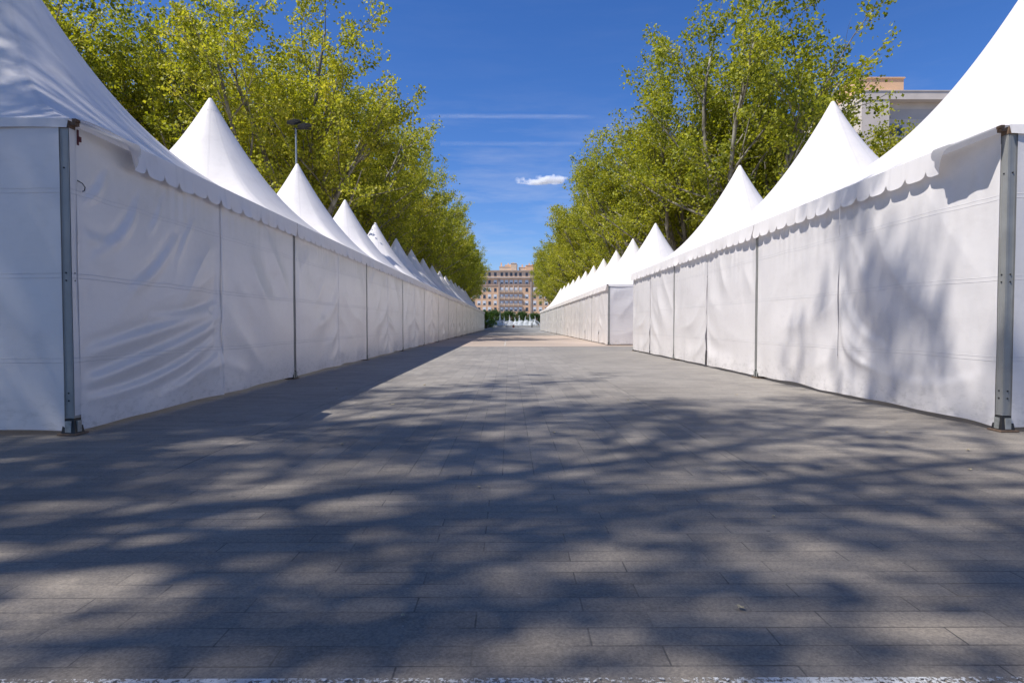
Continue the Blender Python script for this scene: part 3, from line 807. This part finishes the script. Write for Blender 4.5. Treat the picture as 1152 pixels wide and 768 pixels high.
# ------------------------------------------------------------------ a few dry leaves on the paving
lr = random.Random(17)
DRY = simple('dry_leaf', (.42,.34,.20), .8, 0, .3, 30)
def leaf_litter():
    b = MB(); pts = []
    for k in range(9):
        a = 2*PI*k/9; r_ = .022*(1.25 if k % 2 == 0 else .8)
        pts.append((r_*math.cos(a)*1.2, r_*math.sin(a), .004+.010*abs(math.cos(a))))
    b.v += pts+[(0,0,.002)]
    for k in range(9): b.f.append((9, k, (k+1) % 9)); b.mi.append(0)
    return b.mesh('blade', DRY)
LL = leaf_litter()
def stalk():
    b = MB(); b.tube([(.02,0,.004),(.045,.006,.006)], [.0015,.001], 4); return b.mesh('stalk', DRY)
ST = stalk()
for k in range(22):
    y = 1.8+8*lr.random()**1.6; x = lr.uniform(-.8, .8)*min(y, 4.4)*.95
    x = max(-3.2, min(3.8, x))
    o = thing('fallen_leaf', 'tiny dry leaf lying flat on the grey paving', 'leaf', (x, y, .002), lr.uniform(0, 6.28), 'dry leaves scattered on the paving')
    sc = lr.uniform(.28, .55)*min(1.6, max(.8, y/4)); o.scale = (sc, sc, sc)
    put('blade', LL, o); put('stalk', ST, o)

# ------------------------------------------------------------------ lamp post
lp = thing('street_lamp', 'slim pole with two black floodlights rising behind the left tents', 'street lamp', (-8.6, 25, 0))
b = MB(); b.tube([(0,0,0),(0,0,4),(0,0,8.75)], [.07,.05,.032], 10); put('pole', b.mesh('pole', simple('pole_grey', (.30,.34,.38), .5, .4)), lp)
b = MB(); b.tube([(-.12,0,8.72),(.62,0,8.72)], [.03,.03], 8); put('cross_arm', b.mesh('cross_arm', M['black']), lp)
def flood():
    b = MB(); 
    b.box(-.18,.18,-.21,.21,-.06,.04,0)
    for i in range(5): b.box(-.16,.16,-.19+.085*i,-.165+.085*i,.0403,.075,0)
    b.box(-.15,.15,-.18,.18,-.067,-.0603,1)
    return b.mesh('floodlight', [M['black'], simple('lamp_lens', (.25,.26,.27), .2)])
FL = flood()
for dx in (-.05, .42):
    f = put('floodlight', FL, lp, (dx*.9, -.10, 8.86+(.10 if dx < 0 else -.05))); f.rotation_euler = (math.radians(28), math.radians(14), math.radians(-20))

# ------------------------------------------------------------------ sky: cloud and contrails (far away, real volumes)
def volmat(name, dens, shape):
    m = bpy.data.materials.new(name); m.use_nodes = True; nt = m.node_tree
    nt.nodes.remove(nt.nodes['Principled BSDF']); out = nt.nodes['Material Output']
    v = N(nt, 'ShaderNodeVolumePrincipled'); v.inputs['Color'].default_value = (1,1,1,1); v.inputs['Anisotropy'].default_value = 0.0
    L(nt, v.outputs[0], out.inputs['Volume'])
    tc = N(nt, 'ShaderNodeTexCoord'); P = tc.outputs['Object']
    sp = N(nt, 'ShaderNodeSeparateXYZ'); L(nt, P, sp.inputs[0])
    if shape == 'cloud':
        n = noisetex(nt, mapped(nt, P, (1/52, 1/52, 1/36)), 1, 6, .58)
        q = N(nt, 'ShaderNodeVectorMath', operation='LENGTH'); L(nt, mapped(nt, P, (1/138, 1/60, 1/36)), q.inputs[0])
        d = mathn(nt, 'SUBTRACT', mathn(nt, 'SUBTRACT', mathn(nt, 'MULTIPLY', n, 1.75), .42), mathn(nt, 'MULTIPLY', q.outputs['Value'], .62))
        flat = mathn(nt, 'MULTIPLY', mathn(nt, 'MAXIMUM', mathn(nt, 'SUBTRACT', -8, sp.outputs[2]), 0), .05)
        d = mathn(nt, 'MULTIPLY', mathn(nt, 'MAXIMUM', mathn(nt, 'SUBTRACT', d, flat), 0), dens*4)
    else:
        n = noisetex(nt, mapped(nt, P, (1/90, 1/12, 1/12)), 1, 4, .6)
        fade = mathn(nt, 'MAXIMUM', mathn(nt, 'SUBTRACT', 1, mathn(nt, 'POWER', mathn(nt, 'DIVIDE', mathn(nt, 'ABSOLUTE', sp.outputs[0]), 430), 4)), 0)
        cs = N(nt, 'ShaderNodeCombineXYZ'); L(nt, sp.outputs[1], cs.inputs[1]); L(nt, sp.outputs[2], cs.inputs[2])
        q = N(nt, 'ShaderNodeVectorMath', operation='LENGTH'); L(nt, cs.outputs[0], q.inputs[0])
        rad = mathn(nt, 'MAXIMUM', mathn(nt, 'SUBTRACT', 1, mathn(nt, 'DIVIDE', q.outputs['Value'], 15)), 0)
        d = mathn(nt, 'MULTIPLY', mathn(nt, 'MULTIPLY', mathn(nt, 'MULTIPLY', rad, fade), mathn(nt, 'MAXIMUM', mathn(nt, 'SUBTRACT', n, .2), 0)), dens)
    L(nt, d, v.inputs['Density'])
    return m
def ellipsoid(rx, ry, rz):
    b = MB(); nu, nv = 24, 12
    for j in range(1, nv):
        th = PI*j/nv
        for i in range(nu):
            ph = 2*PI*i/nu; b.v.append((rx*math.sin(th)*math.cos(ph), ry*math.sin(th)*math.sin(ph), rz*math.cos(th)))
    top = len(b.v); b.v.append((0,0,rz)); bot = len(b.v); b.v.append((0,0,-rz))
    for j in range(nv-2):
        for i in range(nu): b.f.append((j*nu+i, (j+1)*nu+i, (j+1)*nu+(i+1)%nu, j*nu+(i+1)%nu)); b.mi.append(0)
    for i in range(nu):
        b.f.append((top, i, (i+1)%nu)); b.f.append((bot, (nv-2)*nu+(i+1)%nu, (nv-2)*nu+i)); b.mi += [0,0]
    return b
c = put('cloud', ellipsoid(150, 66, 42).mesh('cloud', volmat('cloud_vapour', .06, 'cloud')), None, (168, 3000, 690))
tag(c, 'small white cumulus cloud low in the blue sky', 'cloud')
def contrail(x0, x1, z, dz, dens, label):
    b = MB(); n = 16; w = (x1-x0)/2
    b.tube([(-w+2*w*i/n, 0, dz*math.sin(i/n*5)) for i in range(n+1)], [15]*(n+1), 10)
    o = put('contrail', b.mesh('contrail', volmat('contrail_vapour', dens*1.5, 'trail')), None, ((x0+x1)/2, 3000, z))
    tag(o, label, 'contrail')
contrail(-440, 420, 1003, 5, .022, 'longer, brighter contrail, the upper of the two')
contrail(-335, 345, 872, 3, .013, 'fainter, shorter contrail, the lower of the two')

# ------------------------------------------------------------------ world, sun, camera
sv = Vector((-1.0, -.46, 1.66)).normalized()
el = math.asin(sv.z); az = math.atan2(sv.x, sv.y)
w = bpy.data.worlds.new('World'); S.world = w; w.use_nodes = True
nt = w.node_tree; bg = nt.nodes['Background']
sky = N(nt, 'ShaderNodeTexSky'); sky.sky_type = 'NISHITA'; sky.sun_disc = False
sky.sun_elevation = el; sky.sun_rotation = az
sky.air_density = 1.0; sky.dust_density = .35; sky.ozone_density = 2.5; sky.altitude = 100
hs = N(nt, 'ShaderNodeHueSaturation'); hs.inputs['Saturation'].default_value = 1.25
L(nt, sky.outputs[0], hs.inputs['Color'])
skc = mix(nt, 1.0, hs.outputs[0], (.70,.785,1.09), 'MULTIPLY')
wtc = N(nt, 'ShaderNodeTexCoord'); wsp = N(nt, 'ShaderNodeSeparateXYZ'); L(nt, wtc.outputs['Generated'], wsp.inputs[0])
wis = noisetex(nt, mapped(nt, wtc.outputs['Generated'], (2.2, 2.2, 15)), 2.6, 6, .62)
band = ramp(nt, wsp.outputs[2], [(.05, .5), (.20, .42), (.36, .03)])
wf = mathn(nt, 'MULTIPLY', mathn(nt, 'MAXIMUM', mathn(nt, 'SUBTRACT', wis, .44), 0), mathn(nt, 'MULTIPLY', band.outputs[0], 1.7))
L(nt, mix(nt, wf, skc, (6.2, 6.2, 6.6)), bg.inputs['Color']); bg.inputs['Strength'].default_value = .092

sl = bpy.data.lights.new('sun', 'SUN'); sl.energy = 4.2; sl.angle = math.radians(.62); sl.color = (1.0, .972, .925)
so = bpy.data.objects.new('sun', sl); COL.objects.link(so); so.rotation_euler = (-sv).to_track_quat('-Z', 'Y').to_euler()
so.location = (-30, -15, 60)

cam = bpy.data.cameras.new('camera'); co = bpy.data.objects.new('camera', cam); COL.objects.link(co)
cam.sensor_width = 36; cam.lens = 36*690/1152; cam.clip_start = .05; cam.clip_end = 20000
co.location = (0, 0, .88)
co.rotation_euler = (math.radians(90-1.66), 0, math.radians(-.25))
S.camera = co
S.view_settings.view_transform = 'Standard'; S.view_settings.look = 'None'
S.view_settings.exposure = 0.52; S.view_settings.gamma = 1; S.view_settings.use_curve_mapping = False
S.cycles.volume_bounces = 3
S.cycles.max_bounces = 8; S.cycles.transparent_max_bounces = 12
